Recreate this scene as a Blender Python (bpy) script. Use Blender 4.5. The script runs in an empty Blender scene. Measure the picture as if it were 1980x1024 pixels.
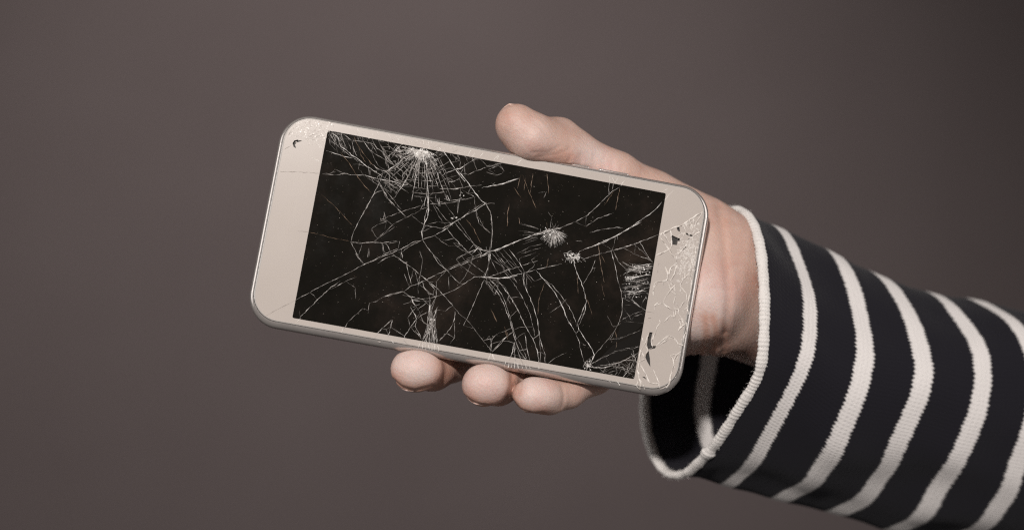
import bpy, bmesh, math, random
import numpy as np
from mathutils import Matrix, Vector
from mathutils.geometry import delaunay_2d_cdt
import openvdb

scene = bpy.context.scene
COL = scene.collection

# ---------------------------------------------------------------- camera
F_PX, DIST = 2722.5, 0.450            # focal length in photo pixels (1980 wide), metres to the phone
cam_d = bpy.data.cameras.new("camera")
cam = bpy.data.objects.new("camera", cam_d)
COL.objects.link(cam)
cam.location = (0, -DIST, 0)
cam.rotation_euler = (math.radians(90), 0, 0)
cam_d.sensor_width = 36.0
cam_d.lens = 36.0 * F_PX / 1980
cam_d.clip_start = 0.01
cam_d.clip_end = 50
cam_d.dof.use_dof = True
cam_d.dof.focus_distance = DIST
cam_d.dof.aperture_fstop = 4.5
scene.camera = cam

# ---------------------------------------------------------------- world, lamps, exposure
world = bpy.data.worlds.new("World")
scene.world = world
world.use_nodes = True
wb = world.node_tree.nodes["Background"]
wb.inputs[0].default_value = (1.0, 0.95, 0.92, 1)
wb.inputs[1].default_value = 0.10


def lamp(name, loc, target, size, watts, col):
    d = bpy.data.lights.new(name, 'AREA')
    d.shape = 'DISK'
    d.size = size
    d.energy = watts
    d.color = col
    o = bpy.data.objects.new(name, d)
    COL.objects.link(o)
    o.location = loc
    o.rotation_euler = (Vector(target) - Vector(loc)).to_track_quat('-Z', 'Y').to_euler()
    return o


lamp("key_lamp", (-0.13, -0.92, 0.42), (0.0, 0.1, 0.0), 0.06, 12.1, (1.0, 0.95, 0.91))
lamp("rim_fill_left", (-1.3, -0.30, 0.25), (0.0, 0.0, 0.0), 1.0, 4.6, (1.0, 0.98, 0.96))  # added fill, gives the phone's left rim something bright to reflect
lamp("rim_fill_right", (1.3, -0.40, 0.25), (0.0, 0.0, 0.0), 1.0, 5.6, (1.0, 0.97, 0.95))  # added fill for a bright reflection along the right rim
sd = bpy.data.lights.new("wall_falloff_spot", 'SPOT')  # added light that only shapes the wall's falloff towards the corners
sd.energy = 146.0
sd.color = (1.0, 0.95, 0.91)
sd.spot_size = math.radians(64)
sd.spot_blend = 1.0
sd.shadow_soft_size = 0.04
so_ = bpy.data.objects.new("wall_falloff_spot", sd)
COL.objects.link(so_)
so_.location = (-0.10, -0.20, 1.10)
so_.rotation_euler = (Vector((-0.22, 1.2, -0.16)) - so_.location).to_track_quat('-Z', 'Y').to_euler()

vs = scene.view_settings
scene.display_settings.display_device = 'sRGB'
vs.view_transform = 'Standard'
vs.look = 'None'
vs.exposure = 0
vs.gamma = 1
scene.render.film_transparent = False
scene.cycles.use_denoising = False
scene.cycles.max_bounces = 8
scene.cycles.filter_width = 1.2


# ---------------------------------------------------------------- helpers
def mesh_obj(name, verts, faces, mats, parent=None, smooth=False):
    me = bpy.data.meshes.new(name)
    me.from_pydata([tuple(v) for v in verts], [], [tuple(f) for f in faces])
    me.update()
    for m in (mats if isinstance(mats, (list, tuple)) else [mats]):
        me.materials.append(m)
    if smooth:
        me.polygons.foreach_set("use_smooth", [True] * len(me.polygons))
    o = bpy.data.objects.new(name, me)
    COL.objects.link(o)
    if parent:
        o.parent = parent
    return o


def root(name, label, cat, loc=(0, 0, 0)):
    o = bpy.data.objects.new(name, None)
    o.empty_display_size = 0.01
    COL.objects.link(o)
    o.location = loc
    o["label"] = label
    o["category"] = cat
    return o


def P(px, py, y_mm):
    """point seen at photo pixel (px, py), y_mm millimetres behind the focal plane -> millimetres"""
    k = (DIST * 1000 + y_mm) / F_PX
    return np.array([(px - 990) * k, y_mm, -(py - 512) * k])


class Mat:
    def __init__(self, name):
        self.m = bpy.data.materials.new(name)
        self.m.use_nodes = True
        self.nt = self.m.node_tree
        self.b = self.nt.nodes["Principled BSDF"]

    def set(self, **kw):
        for k, v in kw.items():
            self.b.inputs[k.replace('_', ' ')].default_value = v
        return self

    def node(self, typ, ins=None, **props):
        n = self.nt.nodes.new(typ)
        for k, v in props.items():
            setattr(n, k, v)
        for k, v in (ins or {}).items():
            if isinstance(v, bpy.types.NodeSocket):
                self.nt.links.new(v, n.inputs[k])
            else:
                n.inputs[k].default_value = v
        return n

    def link(self, out, name):
        self.nt.links.new(out, self.b.inputs[name])

    def coord(self, which='Object'):
        return self.node('ShaderNodeTexCoord').outputs[which]

    def noise(self, scale, detail=3, rough=0.5, vec=None):
        return self.node('ShaderNodeTexNoise', {'Vector': vec if vec is not None else self.coord(), 'Scale': scale,
                                                'Detail': detail, 'Roughness': rough}).outputs['Fac']

    def ramp(self, fac, stops):
        n = self.node('ShaderNodeValToRGB', {'Fac': fac})
        e = n.color_ramp.elements
        while len(e) < len(stops):
            e.new(0.5)
        for el, (p, c) in zip(e, stops):
            el.position = p
            el.color = tuple(c) + (1,) if len(c) == 3 else c
        return n.outputs['Color']

    def math(self, op, a, b=None, c=None):
        ins = {0: a}
        if b is not None:
            ins[1] = b
        if c is not None:
            ins[2] = c
        return self.node('ShaderNodeMath', ins, operation=op).outputs[0]

    def bump(self, height, strength, dist, normal=None):
        ins = {'Height': height, 'Strength': strength, 'Distance': dist}
        if normal is not None:
            ins['Normal'] = normal
        return self.node('ShaderNodeBump', ins).outputs['Normal']


# ---------------------------------------------------------------- materials
# backdrop paper
mt = Mat("backdrop_paint")
n1 = mt.noise(6.0, 4, 0.55)
mt.link(mt.ramp(n1, [(0.3, (0.0592, 0.0470, 0.0468)), (0.7, (0.0642, 0.0515, 0.0512))]), 'Base Color')
mt.set(Roughness=0.85, Specular_IOR_Level=0.2)
mt.link(mt.bump(mt.noise(900.0, 2), 0.25, 0.0004), 'Normal')
M_BACK = mt.m

# skin
mt = Mat("skin")
co = mt.coord()
blotch = mt.noise(75.0, 5, 0.62, co)
fine = mt.noise(650.0, 4, 0.65, co)
c1 = mt.ramp(blotch, [(0.28, (0.495, 0.350, 0.297)), (0.50, (0.450, 0.296, 0.243)), (0.70, (0.405, 0.228, 0.178))])
pale = mt.node('ShaderNodeAttribute', attribute_name="pale").outputs['Fac']      # thicker, paler skin of the pads; on the heel also a painted highlight
mx = mt.node('ShaderNodeMix', {'Factor': pale}, data_type='RGBA')
mt.nt.links.new(c1, mx.inputs[6])
c2 = mt.ramp(blotch, [(0.30, (0.575, 0.470, 0.432)), (0.50, (0.545, 0.408, 0.368)), (0.68, (0.520, 0.325, 0.288))])
mt.nt.links.new(c2, mx.inputs[7])
flush = mt.node('ShaderNodeAttribute', attribute_name="flush").outputs['Fac']    # redder skin round the nails and in folds
mx2 = mt.node('ShaderNodeMix', {'Factor': flush}, data_type='RGBA')
mt.nt.links.new(mx.outputs[2], mx2.inputs[6])
mx2.inputs[7].default_value = (0.47, 0.235, 0.165, 1)
mt.link(mx2.outputs[2], 'Base Color')
mt.set(Roughness=0.54, Subsurface_Weight=0.15, Subsurface_Radius=(0.0034, 0.0013, 0.0007), Subsurface_Scale=1.0,
       Specular_IOR_Level=0.40)
vor = mt.node('ShaderNodeTexVoronoi', {'Vector': co, 'Scale': 1100.0}, feature='DISTANCE_TO_EDGE').outputs['Distance']
wv = mt.node('ShaderNodeTexWave', {'Vector': co, 'Scale': 260.0, 'Distortion': 9.0, 'Detail': 3.0, 'Detail Scale': 1.2}, wave_type='BANDS', bands_direction='DIAGONAL').outputs['Fac']
b1 = mt.bump(fine, 0.19, 0.0008)
b3 = mt.bump(wv, 0.10, 0.0004, b1)
b2 = mt.bump(vor, 0.13, 0.0005, b3)
mt.link(b2, 'Normal')
M_SKIN = mt.m

mt = Mat("nail").set(Base_Color=(0.60, 0.40, 0.34, 1), Roughness=0.32)
mt.set(Subsurface_Weight=0.2, Subsurface_Radius=(0.002, 0.001, 0.0006), Subsurface_Scale=1.0)
M_NAIL = mt.m


def knit(name, stripes):
    """stripes=True: bands counted along the sleeve in the mesh's v coordinate; u is metres round the sleeve"""
    mt = Mat(name)
    uv = mt.node('ShaderNodeUVMap', uv_map="knit").outputs['UV']
    sep = mt.node('ShaderNodeSeparateXYZ', {0: uv})
    u, v = sep.outputs[0], sep.outputs[1]
    pitch = 0.00125
    col = mt.math('FRACT', mt.math('DIVIDE', u, pitch))
    tri = mt.math('ABSOLUTE', mt.math('SUBTRACT', col, 0.5))                    # 0..0.5 across one knit column
    rows = mt.math('MULTIPLY_ADD', v, 13.0, mt.math('MULTIPLY', tri, 1.1))
    rfr = mt.math('ABSOLUTE', mt.math('SUBTRACT', mt.math('FRACT', rows), 0.5))
    fuzz = mt.noise(900.0, 4, 0.7)
    if stripes:
        wn = mt.node('ShaderNodeTexWhiteNoise', {'W': mt.math('FLOOR', mt.math('DIVIDE', u, pitch))}, noise_dimensions='1D').outputs['Value']
        vv = mt.math('MULTIPLY_ADD', tri, 0.060, v)
        vv = mt.math('ADD', vv, mt.math('MULTIPLY', mt.math('SUBTRACT', wn, 0.5), 0.022))
        vv = mt.math('ADD', vv, mt.math('MULTIPLY', mt.math('SUBTRACT', fuzz, 0.5), 0.05))
        d = mt.math('ABSOLUTE', mt.math('SUBTRACT', vv, mt.math('ROUND', vv)))
        half = mt.math('MULTIPLY_ADD', mt.math('GREATER_THAN', v, 1.5), 0.022, 0.128)
        white = mt.node('ShaderNodeMapRange', {'Value': mt.math('SUBTRACT', d, half), 'From Min': 0.026, 'From Max': -0.026}, interpolation_type='SMOOTHSTEP').outputs[0]
        n = mt.node('ShaderNodeMix', {'Factor': white}, data_type='RGBA')
        n.inputs[6].default_value = (0.0098, 0.0090, 0.0128, 1)
        n.inputs[7].default_value = (0.645, 0.610, 0.592, 1)
        base = n.outputs[2]
    else:
        base = mt.ramp(fuzz, [(0.3, (0.61, 0.575, 0.545)), (0.7, (0.67, 0.64, 0.615))])
    mt.link(base, 'Base Color')
    mt.set(Roughness=0.95, Specular_IOR_Level=0.12, Sheen_Weight=0.05, Sheen_Roughness=0.5)
    h = mt.math('ADD', mt.math('MULTIPLY', tri, -1.0), mt.math('MULTIPLY', rfr, -0.8))
    b = mt.bump(h, 0.26, 0.0006)
    mt.link(mt.bump(fuzz, 0.35, 0.0006, b), 'Normal')
    return mt.m


M_KNIT = knit("striped_knit", True)
M_HEM = knit("white_knit", False)

# phone
mt = Mat("champagne_metal").set(Metallic=0.78, Roughness=0.26)
sc = mt.noise(1500.0, 3, 0.7)
mt.link(mt.ramp(mt.noise(260.0, 4, 0.7), [(0.3, (0.60, 0.55, 0.52)), (0.7, (0.66, 0.61, 0.58))]), 'Base Color')
mt.link(mt.ramp(sc, [(0.3, (0.20,) * 3), (0.7, (0.30,) * 3)]), 'Roughness')
M_METAL = mt.m

mt = Mat("champagne_glass").set(Roughness=0.22, Coat_Weight=0.3, Coat_Roughness=0.05, Specular_IOR_Level=0.4)
mt.link(mt.ramp(mt.noise(60.0, 4, 0.6), [(0.3, (0.412, 0.364, 0.330)), (0.7, (0.430, 0.381, 0.346))]), 'Base Color')
M_BEZEL = mt.m

mt = Mat("clear_edge_glass").set(Base_Color=(0.42, 0.39, 0.365, 1), Roughness=0.14, Specular_IOR_Level=0.8, Coat_Weight=1.0)
M_EDGE = mt.m

mt = Mat("display_glass").set(Specular_IOR_Level=0.35)
sm = mt.noise(34.0, 8, 0.72)
mt.link(mt.ramp(sm, [(0.38, (0.0045, 0.0040, 0.0028)), (0.52, (0.0068, 0.0056, 0.0042)), (0.60, (0.0115, 0.0085, 0.0065)), (0.70, (0.022, 0.0155, 0.0115))]), 'Base Color')
mt.link(mt.ramp(mt.noise(75.0, 5, 0.7), [(0.35, (0.05,) * 3), (0.80, (0.17,) * 3)]), 'Roughness')
M_DISP = mt.m

mt = Mat("shard_glass").set(Base_Color=(0.0085, 0.0072, 0.0060, 1), Roughness=0.16, Specular_IOR_Level=0.5)  # base lightened to stand in for the reflection off tilted shards
M_SHARD = mt.m

mt = Mat("dark_cavity").set(Roughness=0.6)
mt.link(mt.ramp(mt.noise(700.0, 3), [(0.4, (0.010, 0.008, 0.007)), (0.7, (0.035, 0.026, 0.020))]), 'Base Color')
M_CAV = mt.m


def crack_mat(name, stops, scale=900.0, rough=0.35):
    mt = Mat(name)
    co = mt.coord()
    mt.link(mt.ramp(mt.noise(scale, 4, 0.7, co), stops), 'Base Color')
    mt.set(Roughness=rough, Specular_IOR_Level=0.6)
    return mt.m


M_CK = {
    't': crack_mat("crack_white", [(0.30, (0.36, 0.33, 0.31)), (0.50, (0.60, 0.57, 0.54)), (0.66, (0.92, 0.90, 0.87))]),
    'm': crack_mat("crack_grey", [(0.32, (0.20, 0.18, 0.165)), (0.52, (0.42, 0.39, 0.365)), (0.68, (0.84, 0.81, 0.78))]),
    'n': crack_mat("crack_faint", [(0.34, (0.12, 0.105, 0.095)), (0.55, (0.30, 0.275, 0.255)), (0.70, (0.66, 0.63, 0.60))]),
    'b': crack_mat("crack_brown", [(0.34, (0.10, 0.065, 0.042)), (0.55, (0.25, 0.17, 0.115)), (0.72, (0.46, 0.36, 0.28))]),
    's': crack_mat("crack_bright", [(0.30, (0.62, 0.57, 0.52)), (0.70, (0.86, 0.83, 0.79))]),
    'e': crack_mat("crack_relief", [(0.30, (0.56, 0.50, 0.45)), (0.70, (0.82, 0.77, 0.72))], 900.0, 0.16),
    'd': crack_mat("crack_dark", [(0.30, (0.10, 0.078, 0.066)), (0.70, (0.24, 0.20, 0.175))]),  # dark breaks, and the painted shade beside relief cracks
    'c': crack_mat("crumb_glass", [(0.35, (0.40, 0.35, 0.315)), (0.55, (0.50, 0.455, 0.42)), (0.70, (0.66, 0.62, 0.58))], 1300.0, 0.55),
}
M_DUST = crack_mat("dust", [(0.42, (0.10, 0.07, 0.048)), (0.66, (0.42, 0.38, 0.34))], 300.0, 0.8)

# ---------------------------------------------------------------- backdrop
NB = 24
bv, bf = [], []
for j in range(NB + 1):
    for i in range(NB + 1):
        bv.append((-3.0 + 6.0 * i / NB, 1.2, -2.0 + 4.0 * j / NB))
for j in range(NB):
    for i in range(NB):
        a = j * (NB + 1) + i
        bf.append((a, a + 1, a + NB + 2, a + NB + 1))
wall = mesh_obj("wall", bv, bf, M_BACK, smooth=True)
wall["kind"] = "structure"
wall["label"] = "plain warm grey wall far behind the hand"
CRACKS = {
    'b': '''-502,-243 -486,-228 -468,-213 -451,-194 -434,-174 -410,-153 -383,-134
-472,-307 -463,-288 -450,-272 -434,-256 -415,-239 -397,-224 -374,-213
-450,-272 -442,-257 -437,-245 -418,-227
-69,-104 -40,-79 -13,-40
57,-172 57,-142 63,-108
64,171 84,199
110,211 127,248
82,-279 109,-234 144,-181
77,-278 73,-232
114,-290 116,-226
158,-298 176,-234
57,-180 56,-145 63,-107
398,-293 397,-223
380,-280 359,-231
60,-235 90,-206
94,-142 100,-123
93,-271 95,-232
185,-144 192,-120
311,6 325,63
351,68 380,122
361,-102 369,-74 384,-27 401,14
377,-70 393,-49
212,49 204,104 208,153
461,157 473,184 475,223
210,-30 210,0
57,161 83,200
110,210 130,241
393,21 409,57
-552,25 -473,30 -424,31
-539,-100 -492,-72 -424,-21''',
    'd': '''-158,-305 -137,-320
-221,-307 -193,-324
687,88 687,146 688,182
548,81 577,81
690,191 687,252 681,279
565,-80 563,-67
565,-56 567,-46
633,-190 655,-184
-679,-147 -626,-157 -553,-165
-616,-272 -562,-285
-613,-266 -585,-267
-681,-219 -662,-235
-614,-272 -586,-290
-592,29 -557,24
-637,308 -597,276 -559,247
-539,275 -531,296''',
    'e': '''550,-170 592,-200 619,-215 645,-240 676,-268
589,-64 599,-50 600,-34
605,-67 603,-48
622,-70 618,-51 613,-34
600,-34 609,-28 616,-18 625,-13
608,-35 618,-24 627,-18
598,-28 609,-14 616,-3
606,18 616,0 629,-21
570,-21 583,-23 590,-14
645,-21 655,-10 670,1
634,10 633,34
600,43 612,54 632,61
642,38 653,57 655,72
671,22 662,34 655,51
655,72 671,85 680,94
662,124 674,106 686,93
658,88 669,104
668,86 676,100
639,54 639,86
644,58 644,82
613,104 630,79
597,101 602,108
671,54 680,44 679,26 682,-7 679,-40 667,-65
679,52 688,66
650,-70 655,-55 652,-43
576,76 573,58 584,45
621,168 636,144
655,149 669,165 685,167
558,100 568,98
551,166 562,188
570,147 565,179
591,140 583,176
601,183 618,162 636,143
606,182 638,153
653,148 669,166 688,168
554,207 572,230
556,246 573,267 587,285 600,304 629,302 637,318
604,261 617,280 631,299
577,201 568,223
555,244 570,233
652,206 663,222 667,232 665,248 663,267 662,280 659,304
684,187 670,202 666,222
665,279 663,298
654,310 664,303
588,327 581,313
621,-215 635,-196
624,-224 641,-203
634,-231 652,-202
638,-237 657,-206
648,-242 655,-227
671,-250 661,-231 660,-212
583,-192 592,-162 596,-141
560,-177 589,-148
552,-165 561,-156 606,-112
591,-125 607,-106
552,-102 588,-127
587,-71 598,-52 601,-36
622,-83 621,-56 616,-42
619,-87 605,-72 601,-50
-676,-269 -673,-282
616,-18 625,-13 635,10
633,34 638,54
600,-34 598,-28 586,-24
670,1 677,26
686,93 688,119 685,143 685,167
565,28 561,10 561,-11 570,-21
669,104 663,122
583,176 591,190 577,201
562,188 554,207 556,246
637,318 659,304
556,246 556,275 563,295 561,321
563,295 572,309 573,330
606,-112 618,-103 620,-87
583,-192 560,-177 552,-165
614,-191 626,-184 633,-190
646,-161 642,-150 630,-132 617,-113
658,-185 668,-195 681,-205
659,-164 674,-151 676,-124
676,-124 668,-112 674,-92 687,-78''',
    'h': '''574,150 582,149 581,171 585,185 598,183 596,190 578,196 573,185 572,165
580,208 587,228 592,250 581,237 574,226 576,217
574,289 582,289 587,295
592,-173 611,-168 611,-149 598,-148
601,-206 610,-205 614,-192 607,-194
645,-171 649,-177 649,-165 646,-161
629,-130 638,-143 647,-154 640,-139
-656,-244 -653,-252 -645,-256 -632,-255 -644,-249 -649,-242 -644,-233 -651,-235
631,-190 644,-190 656,-187 655,-183 642,-185
611,-169 619,-169 621,-163 613,-161''',
    'm': '''-551,-280 -533,-271 -513,-260 -493,-250 -475,-240 -459,-234
-511,-168 -494,-172 -480,-179 -461,-178 -441,-181 -414,-185
-510,-305 -491,-296 -475,-288 -461,-289 -443,-290 -430,-291 -414,-290 -403,-288
-475,-288 -468,-271 -456,-249 -449,-240
-397,-224 -374,-213 -352,-211 -337,-200 -317,-188 -297,-181
-444,-297 -429,-284 -410,-266 -390,-257 -370,-250 -345,-241 -325,-234 -308,-224 -297,-221
-412,-305 -404,-291 -391,-277 -374,-270 -361,-257 -350,-240
-374,-188 -361,-201 -352,-208 -338,-219 -325,-234 -312,-250 -303,-260
-455,-213 -437,-217 -421,-214
-362,-164 -349,-148 -339,-139
-399,-178 -381,-168 -367,-162
-550,-306 -546,-293 -538,-284 -523,-270
-540,-305 -531,-286 -520,-269
-516,-304 -505,-285 -513,-277
-380,-207 -368,-213 -359,-204 -365,-196 -379,-200 -380,-207
-269,-255 -273,-231 -280,-198 -291,-172 -300,-152 -309,-129
-255,-261 -253,-235 -256,-210 -252,-182 -252,-158 -252,-132
-212,-274 -190,-238 -171,-202 -159,-181 -141,-155
-261,-265 -271,-236
-291,-175 -272,-183 -255,-179
-151,-211 -131,-218 -113,-232
-173,-187 -142,-192 -117,-196 -100,-204 -91,-204
-324,-298 -339,-277 -349,-260
-298,-298 -316,-281 -345,-268
-275,-273 -303,-265 -327,-271
-372,-273 -353,-253 -326,-234 -300,-221 -276,-206
-355,-181 -338,-184 -316,-181 -292,-166 -267,-155
-149,-172 -141,-155 -128,-156 -103,-165 -85,-169
-168,-158 -163,-140 -160,-130
-227,-150 -219,-135
-131,-256 -105,-276 -80,-300 -61,-304
-124,-245 -90,-248 -64,-266 -33,-284 -5,-294
-193,-133 -141,-145 -104,-159 -77,-172 -54,-183
-16,-165 4,-137 15,-99 21,-66 24,-22
-143,-51 -160,-37 -196,-16 -227,-1 -257,25 -287,45 -318,65 -344,82 -370,99
-126,-66 -97,-39 -69,-20 -46,-2 -25,7
-106,-89 -65,-55 -32,-32 -9,-16
-212,-132 -220,-110 -200,-119 -205,-148
-199,-62 -170,-63 -141,-63
-196,-16 -177,5 -154,25 -135,47 -113,62
-361,-168 -328,-125 -295,-102 -261,-78
-362,-173 -381,-115 -399,-58
-287,45 -261,55 -234,70 -218,76
-29,10 -3,-7 -15,-20
-172,-154 -163,-131
-235,63 -218,104 -202,135
-256,57 -213,78 -180,97 -153,112 -126,126 -98,146 -63,174
-282,182 -255,169 -228,157
-228,157 -201,169 -188,187 -176,199
-223,156 -207,136 -180,122 -155,102 -124,79 -85,55 -49,34 -23,14
-226,169 -162,170 -139,163 -98,143 -63,120 -42,99 -13,71 15,64
-169,237 -170,257 -145,291
-180,126 -152,141 -131,152 -121,155
-172,115 -164,133 -146,150 -131,149 -130,132 -152,116
-129,107 -121,155 -133,191
-136,192 -133,245 -138,300 -146,321
-133,191 -127,254 -124,322
-131,191 -122,253 -114,322
-130,196 -115,252 -105,323
-135,182 -134,231 -127,278 -134,324
-133,187 -122,238 -106,289 -95,321
-140,207 -165,231
-174,209 -142,173
-169,237 -184,264 -197,296 -197,325
-168,271 -144,296
-290,320 -273,285 -245,251 -245,275 -248,310
-86,291 -67,263 -53,231 -51,189
20,75 10,116 2,152 -10,199 -19,230
-137,35 -113,60 -85,80 -57,99 -37,100
31,68 58,83 82,108 102,139 124,179 141,216 155,242
68,248 79,271 81,295
86,294 109,256 142,220
152,253 149,288 144,318
-27,-221 15,-234 47,-250 74,-267
65,-38 109,-70 153,-98 199,-122 236,-136 276,-161 307,-186 335,-221 355,-250 375,-279 397,-298
359,-328 367,-267
313,-153 342,-183 392,-212
326,-135 362,-152 409,-168 429,-169
-38,-286 -11,-296 13,-306
293,-40 307,-72 343,-92 370,-109
137,33 178,13 220,-5 256,-21
321,-48 367,-71 408,-91 440,-107 490,-133
25,68 61,47 92,29 128,10 178,-17
353,92 344,138 338,159
358,106 352,127 347,157
360,-52 355,-22 342,15 335,31
405,-91 425,-49 444,2 458,29 470,66 474,105 468,141
447,-63 474,-53 505,-47
37,80 72,109 98,143 119,179 134,210 150,242 171,277 195,302
65,70 106,107 143,150 177,198 207,232 229,272 241,309
81,-36 122,1 140,22 146,56 162,87 189,127 211,172 225,219 240,250 255,277
139,42 149,70
338,189 352,211 369,252 383,279
202,36 240,54 287,94 317,128 339,169
403,280 442,249 477,223 519,205 542,196
381,294 428,283 459,285
418,282 470,268 511,246 542,221
86,297 106,269 121,242 141,219
480,40 504,60 531,75
149,252 149,291 140,322
152,256 160,299 170,326
178,217 194,268 210,305
381,294 387,273 406,265
393,277 393,306
351,-96 387,-118 417,-143
411,-92 448,-109 480,-127 507,-145 547,-169
493,-135 519,-102 543,-77
483,-93 517,-87 545,-80
446,-61 478,-52 513,-49 547,-57
530,20 551,26
489,43 523,67
546,28 535,50 531,68
468,52 473,91
472,128 495,107 518,93 545,80
507,119 515,103 547,88
528,209 543,241 554,259
532,204 550,195
528,209 526,224 543,236
418,290 465,275 510,247 531,228
510,306 533,267 539,242
-364,-170 -376,-128 -394,-70 -407,-34 -416,-2 -419,33
-419,33 -388,71 -367,92
-419,33 -390,32 -353,20 -320,17 -274,1
-559,247 -517,213 -470,175 -432,148 -398,123 -364,94 -338,77 -304,49 -267,25
-533,296 -516,271 -489,232 -458,190 -429,160
-399,64 -369,93
-322,84 -301,63 -275,49
-284,185 -243,166''',
    'n': '''-547,-165 -529,-167 -516,-176 -506,-179
-510,-187 -496,-183 -480,-179
-510,-305 -503,-285 -494,-271 -486,-257
-407,-267 -395,-245 -375,-222 -352,-211
-390,-301 -377,-285 -364,-275
-438,-221 -437,-203
-409,-219 -403,-201 -400,-186
-402,-212 -395,-187
-361,-175 -370,-192
-437,-200 -416,-186 -404,-180
-544,-299 -535,-282 -525,-271
-523,-287 -523,-300 -512,-300
-530,-298 -515,-299
-537,-306 -514,-306
-435,-290 -416,-270 -403,-259
-396,-308 -383,-290 -366,-272 -346,-246
-374,-302 -351,-290 -331,-278 -310,-266
-355,-308 -334,-299 -316,-297
-408,-285 -388,-262
-336,-267 -319,-259 -302,-252
-340,-213 -325,-203 -310,-192 -296,-187
-314,-186 -314,-199
-297,-181 -292,-201
-352,-182 -336,-164 -321,-156 -302,-149
-346,-175 -325,-174 -303,-170
-330,-162 -322,-145
-302,-162 -306,-145
-277,-241 -286,-218 -295,-190
-249,-259 -246,-225 -238,-174
-242,-260 -235,-227 -230,-178
-235,-262 -226,-218 -218,-178
-224,-266 -210,-232 -197,-203 -191,-169
-218,-268 -203,-236 -188,-210 -176,-187
-206,-280 -184,-245 -162,-214 -148,-193
-199,-284 -177,-254 -156,-226 -138,-194
-194,-288 -164,-251
-276,-246 -257,-244 -236,-243 -220,-243 -200,-248 -181,-259 -162,-273
-276,-206 -259,-199 -241,-202 -218,-203 -193,-211 -179,-222
-249,-172 -237,-177 -213,-178 -195,-191 -167,-198 -152,-201
-250,-148 -232,-150 -203,-151 -180,-154
-247,-159 -226,-160 -206,-164 -171,-173 -156,-177
-154,-225 -134,-234 -120,-243
-268,-221 -252,-230 -231,-232 -208,-232 -188,-239
-252,-216 -231,-217 -217,-225 -194,-230
-371,-281 -354,-261 -344,-247
-362,-219 -340,-210 -316,-196 -297,-179 -291,-172
-354,-173 -327,-168 -300,-165
-349,-148 -332,-127 -310,-108
-160,-305 -140,-293 -126,-288
-199,-300 -179,-305
-195,-293 -175,-298
-176,-262 -156,-279 -137,-280 -123,-289
-171,-250 -149,-258 -136,-258
-180,-169 -176,-143
-101,-197 -80,-188 -61,-194
-144,-191 -107,-201 -74,-214 -41,-223
-256,-158 -222,-162 -184,-169 -148,-183
-59,-182 -48,-147 -38,-124 -13,-94 15,-75
-26,-166 -60,-135 -89,-105
-178,-133 -142,-100 -109,-77
-183,-132 -157,-97 -128,-73
-195,-63 -159,-82
-243,-86 -210,-68
-222,-105 -256,-79 -291,-53 -319,-18 -346,16
-220,-123 -283,-89 -340,-54
-257,25 -230,10 -204,-10
-343,-152 -314,-128 -280,-99
-309,59 -315,25 -322,19
-287,45 -301,23 -312,15
-383,28 -346,21 -298,15 -266,2
-236,60 -227,83
-103,62 -68,39 -33,18 -6,3
25,-17 49,3 78,27
48,-26 83,2 106,22
62,-34 96,-6 114,11
-80,27 -56,52
-63,14 -28,42
-108,-156 -101,-118
-160,-37 -138,-22 -112,-12
0,-295 23,-280
-31,-275 1,-263 19,-274
-151,-148 -91,-90 -32,-32 0,-18
-45,-133 -29,-101 15,-75
-330,-80 -331,-60 -320,-52
-320,-52 -320,-28
-363,-20 -344,1
-2,-171 10,-172
-99,-24 -72,-9 -45,1
-199,19 -185,46
-63,174 -34,198 -13,209 16,233 51,266 86,294
-202,86 -186,118 -179,156
-207,82 -212,137
-220,197 -189,182
-198,237 -184,210
-127,200 -109,246 -90,294
-126,205 -105,265 -86,320
-155,205 -170,232
-124,214 -113,195 -84,195
-160,221 -143,247
-183,320 -195,310
-273,285 -258,285 -244,309
-55,190 -40,273 -51,294
-67,263 -75,269
-80,25 -63,41 -36,56 -4,70
-47,19 -9,41 29,59
23,80 51,99 59,117
51,70 87,83 112,113 139,142
29,5 67,22 113,58
53,0 92,28 126,66
82,-5 117,18
74,257 95,234
-233,102 -212,137
-324,245 -325,211
-186,118 -183,93
-94,86 -85,124
-17,-169 4,-135 17,-88 23,-40
377,-324 374,-284
140,-230 163,-239
162,-219 168,-240
184,-176 199,-161
-35,-267 1,-261
4,-299 22,-278
364,-28 362,-13
468,141 458,167 435,206 412,244 402,275
413,-92 433,-61 450,-49
29,87 46,99 63,115
73,34 114,67 151,109 184,157 200,194
39,-19 80,14 96,25
147,31 171,56
152,30 180,50
200,194 210,221
264,305 285,281 320,256
447,191 480,183 512,162 543,144
429,118 454,148
75,290 79,255 90,238
103,118 116,135
170,-3 158,-16 175,-33
504,30 512,49
160,270 181,305 195,327
224,214 239,275 246,313
251,273 259,301
159,240 199,297
119,-13 168,-42
121,-29 180,-59
107,-26 151,-59 183,-72
309,164 327,156
368,222 378,223
287,-101 309,-103
245,141 271,117 290,89
475,-124 514,-101 546,-77
414,-88 437,-57 460,-42 504,-45
475,76 499,69
476,83 489,83
493,124 487,113
481,126 513,123 552,119
450,191 488,177 524,156 546,142
415,269 445,244 486,222 532,204
464,270 495,274 536,286 553,293
480,277 515,276 550,279
518,265 532,292
449,297 480,277
540,222 551,225 534,243
491,255 524,269 553,269
-348,20 -332,2 -291,-40
-361,-22 -347,0 -336,5
-333,-82 -324,-59 -341,-48
-319,19 -312,45
-359,41 -354,70
-444,185 -411,157 -380,137
-358,71 -359,42
-395,318 -382,286 -363,258 -343,233
-325,237 -325,212
-378,173 -371,206''',
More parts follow.
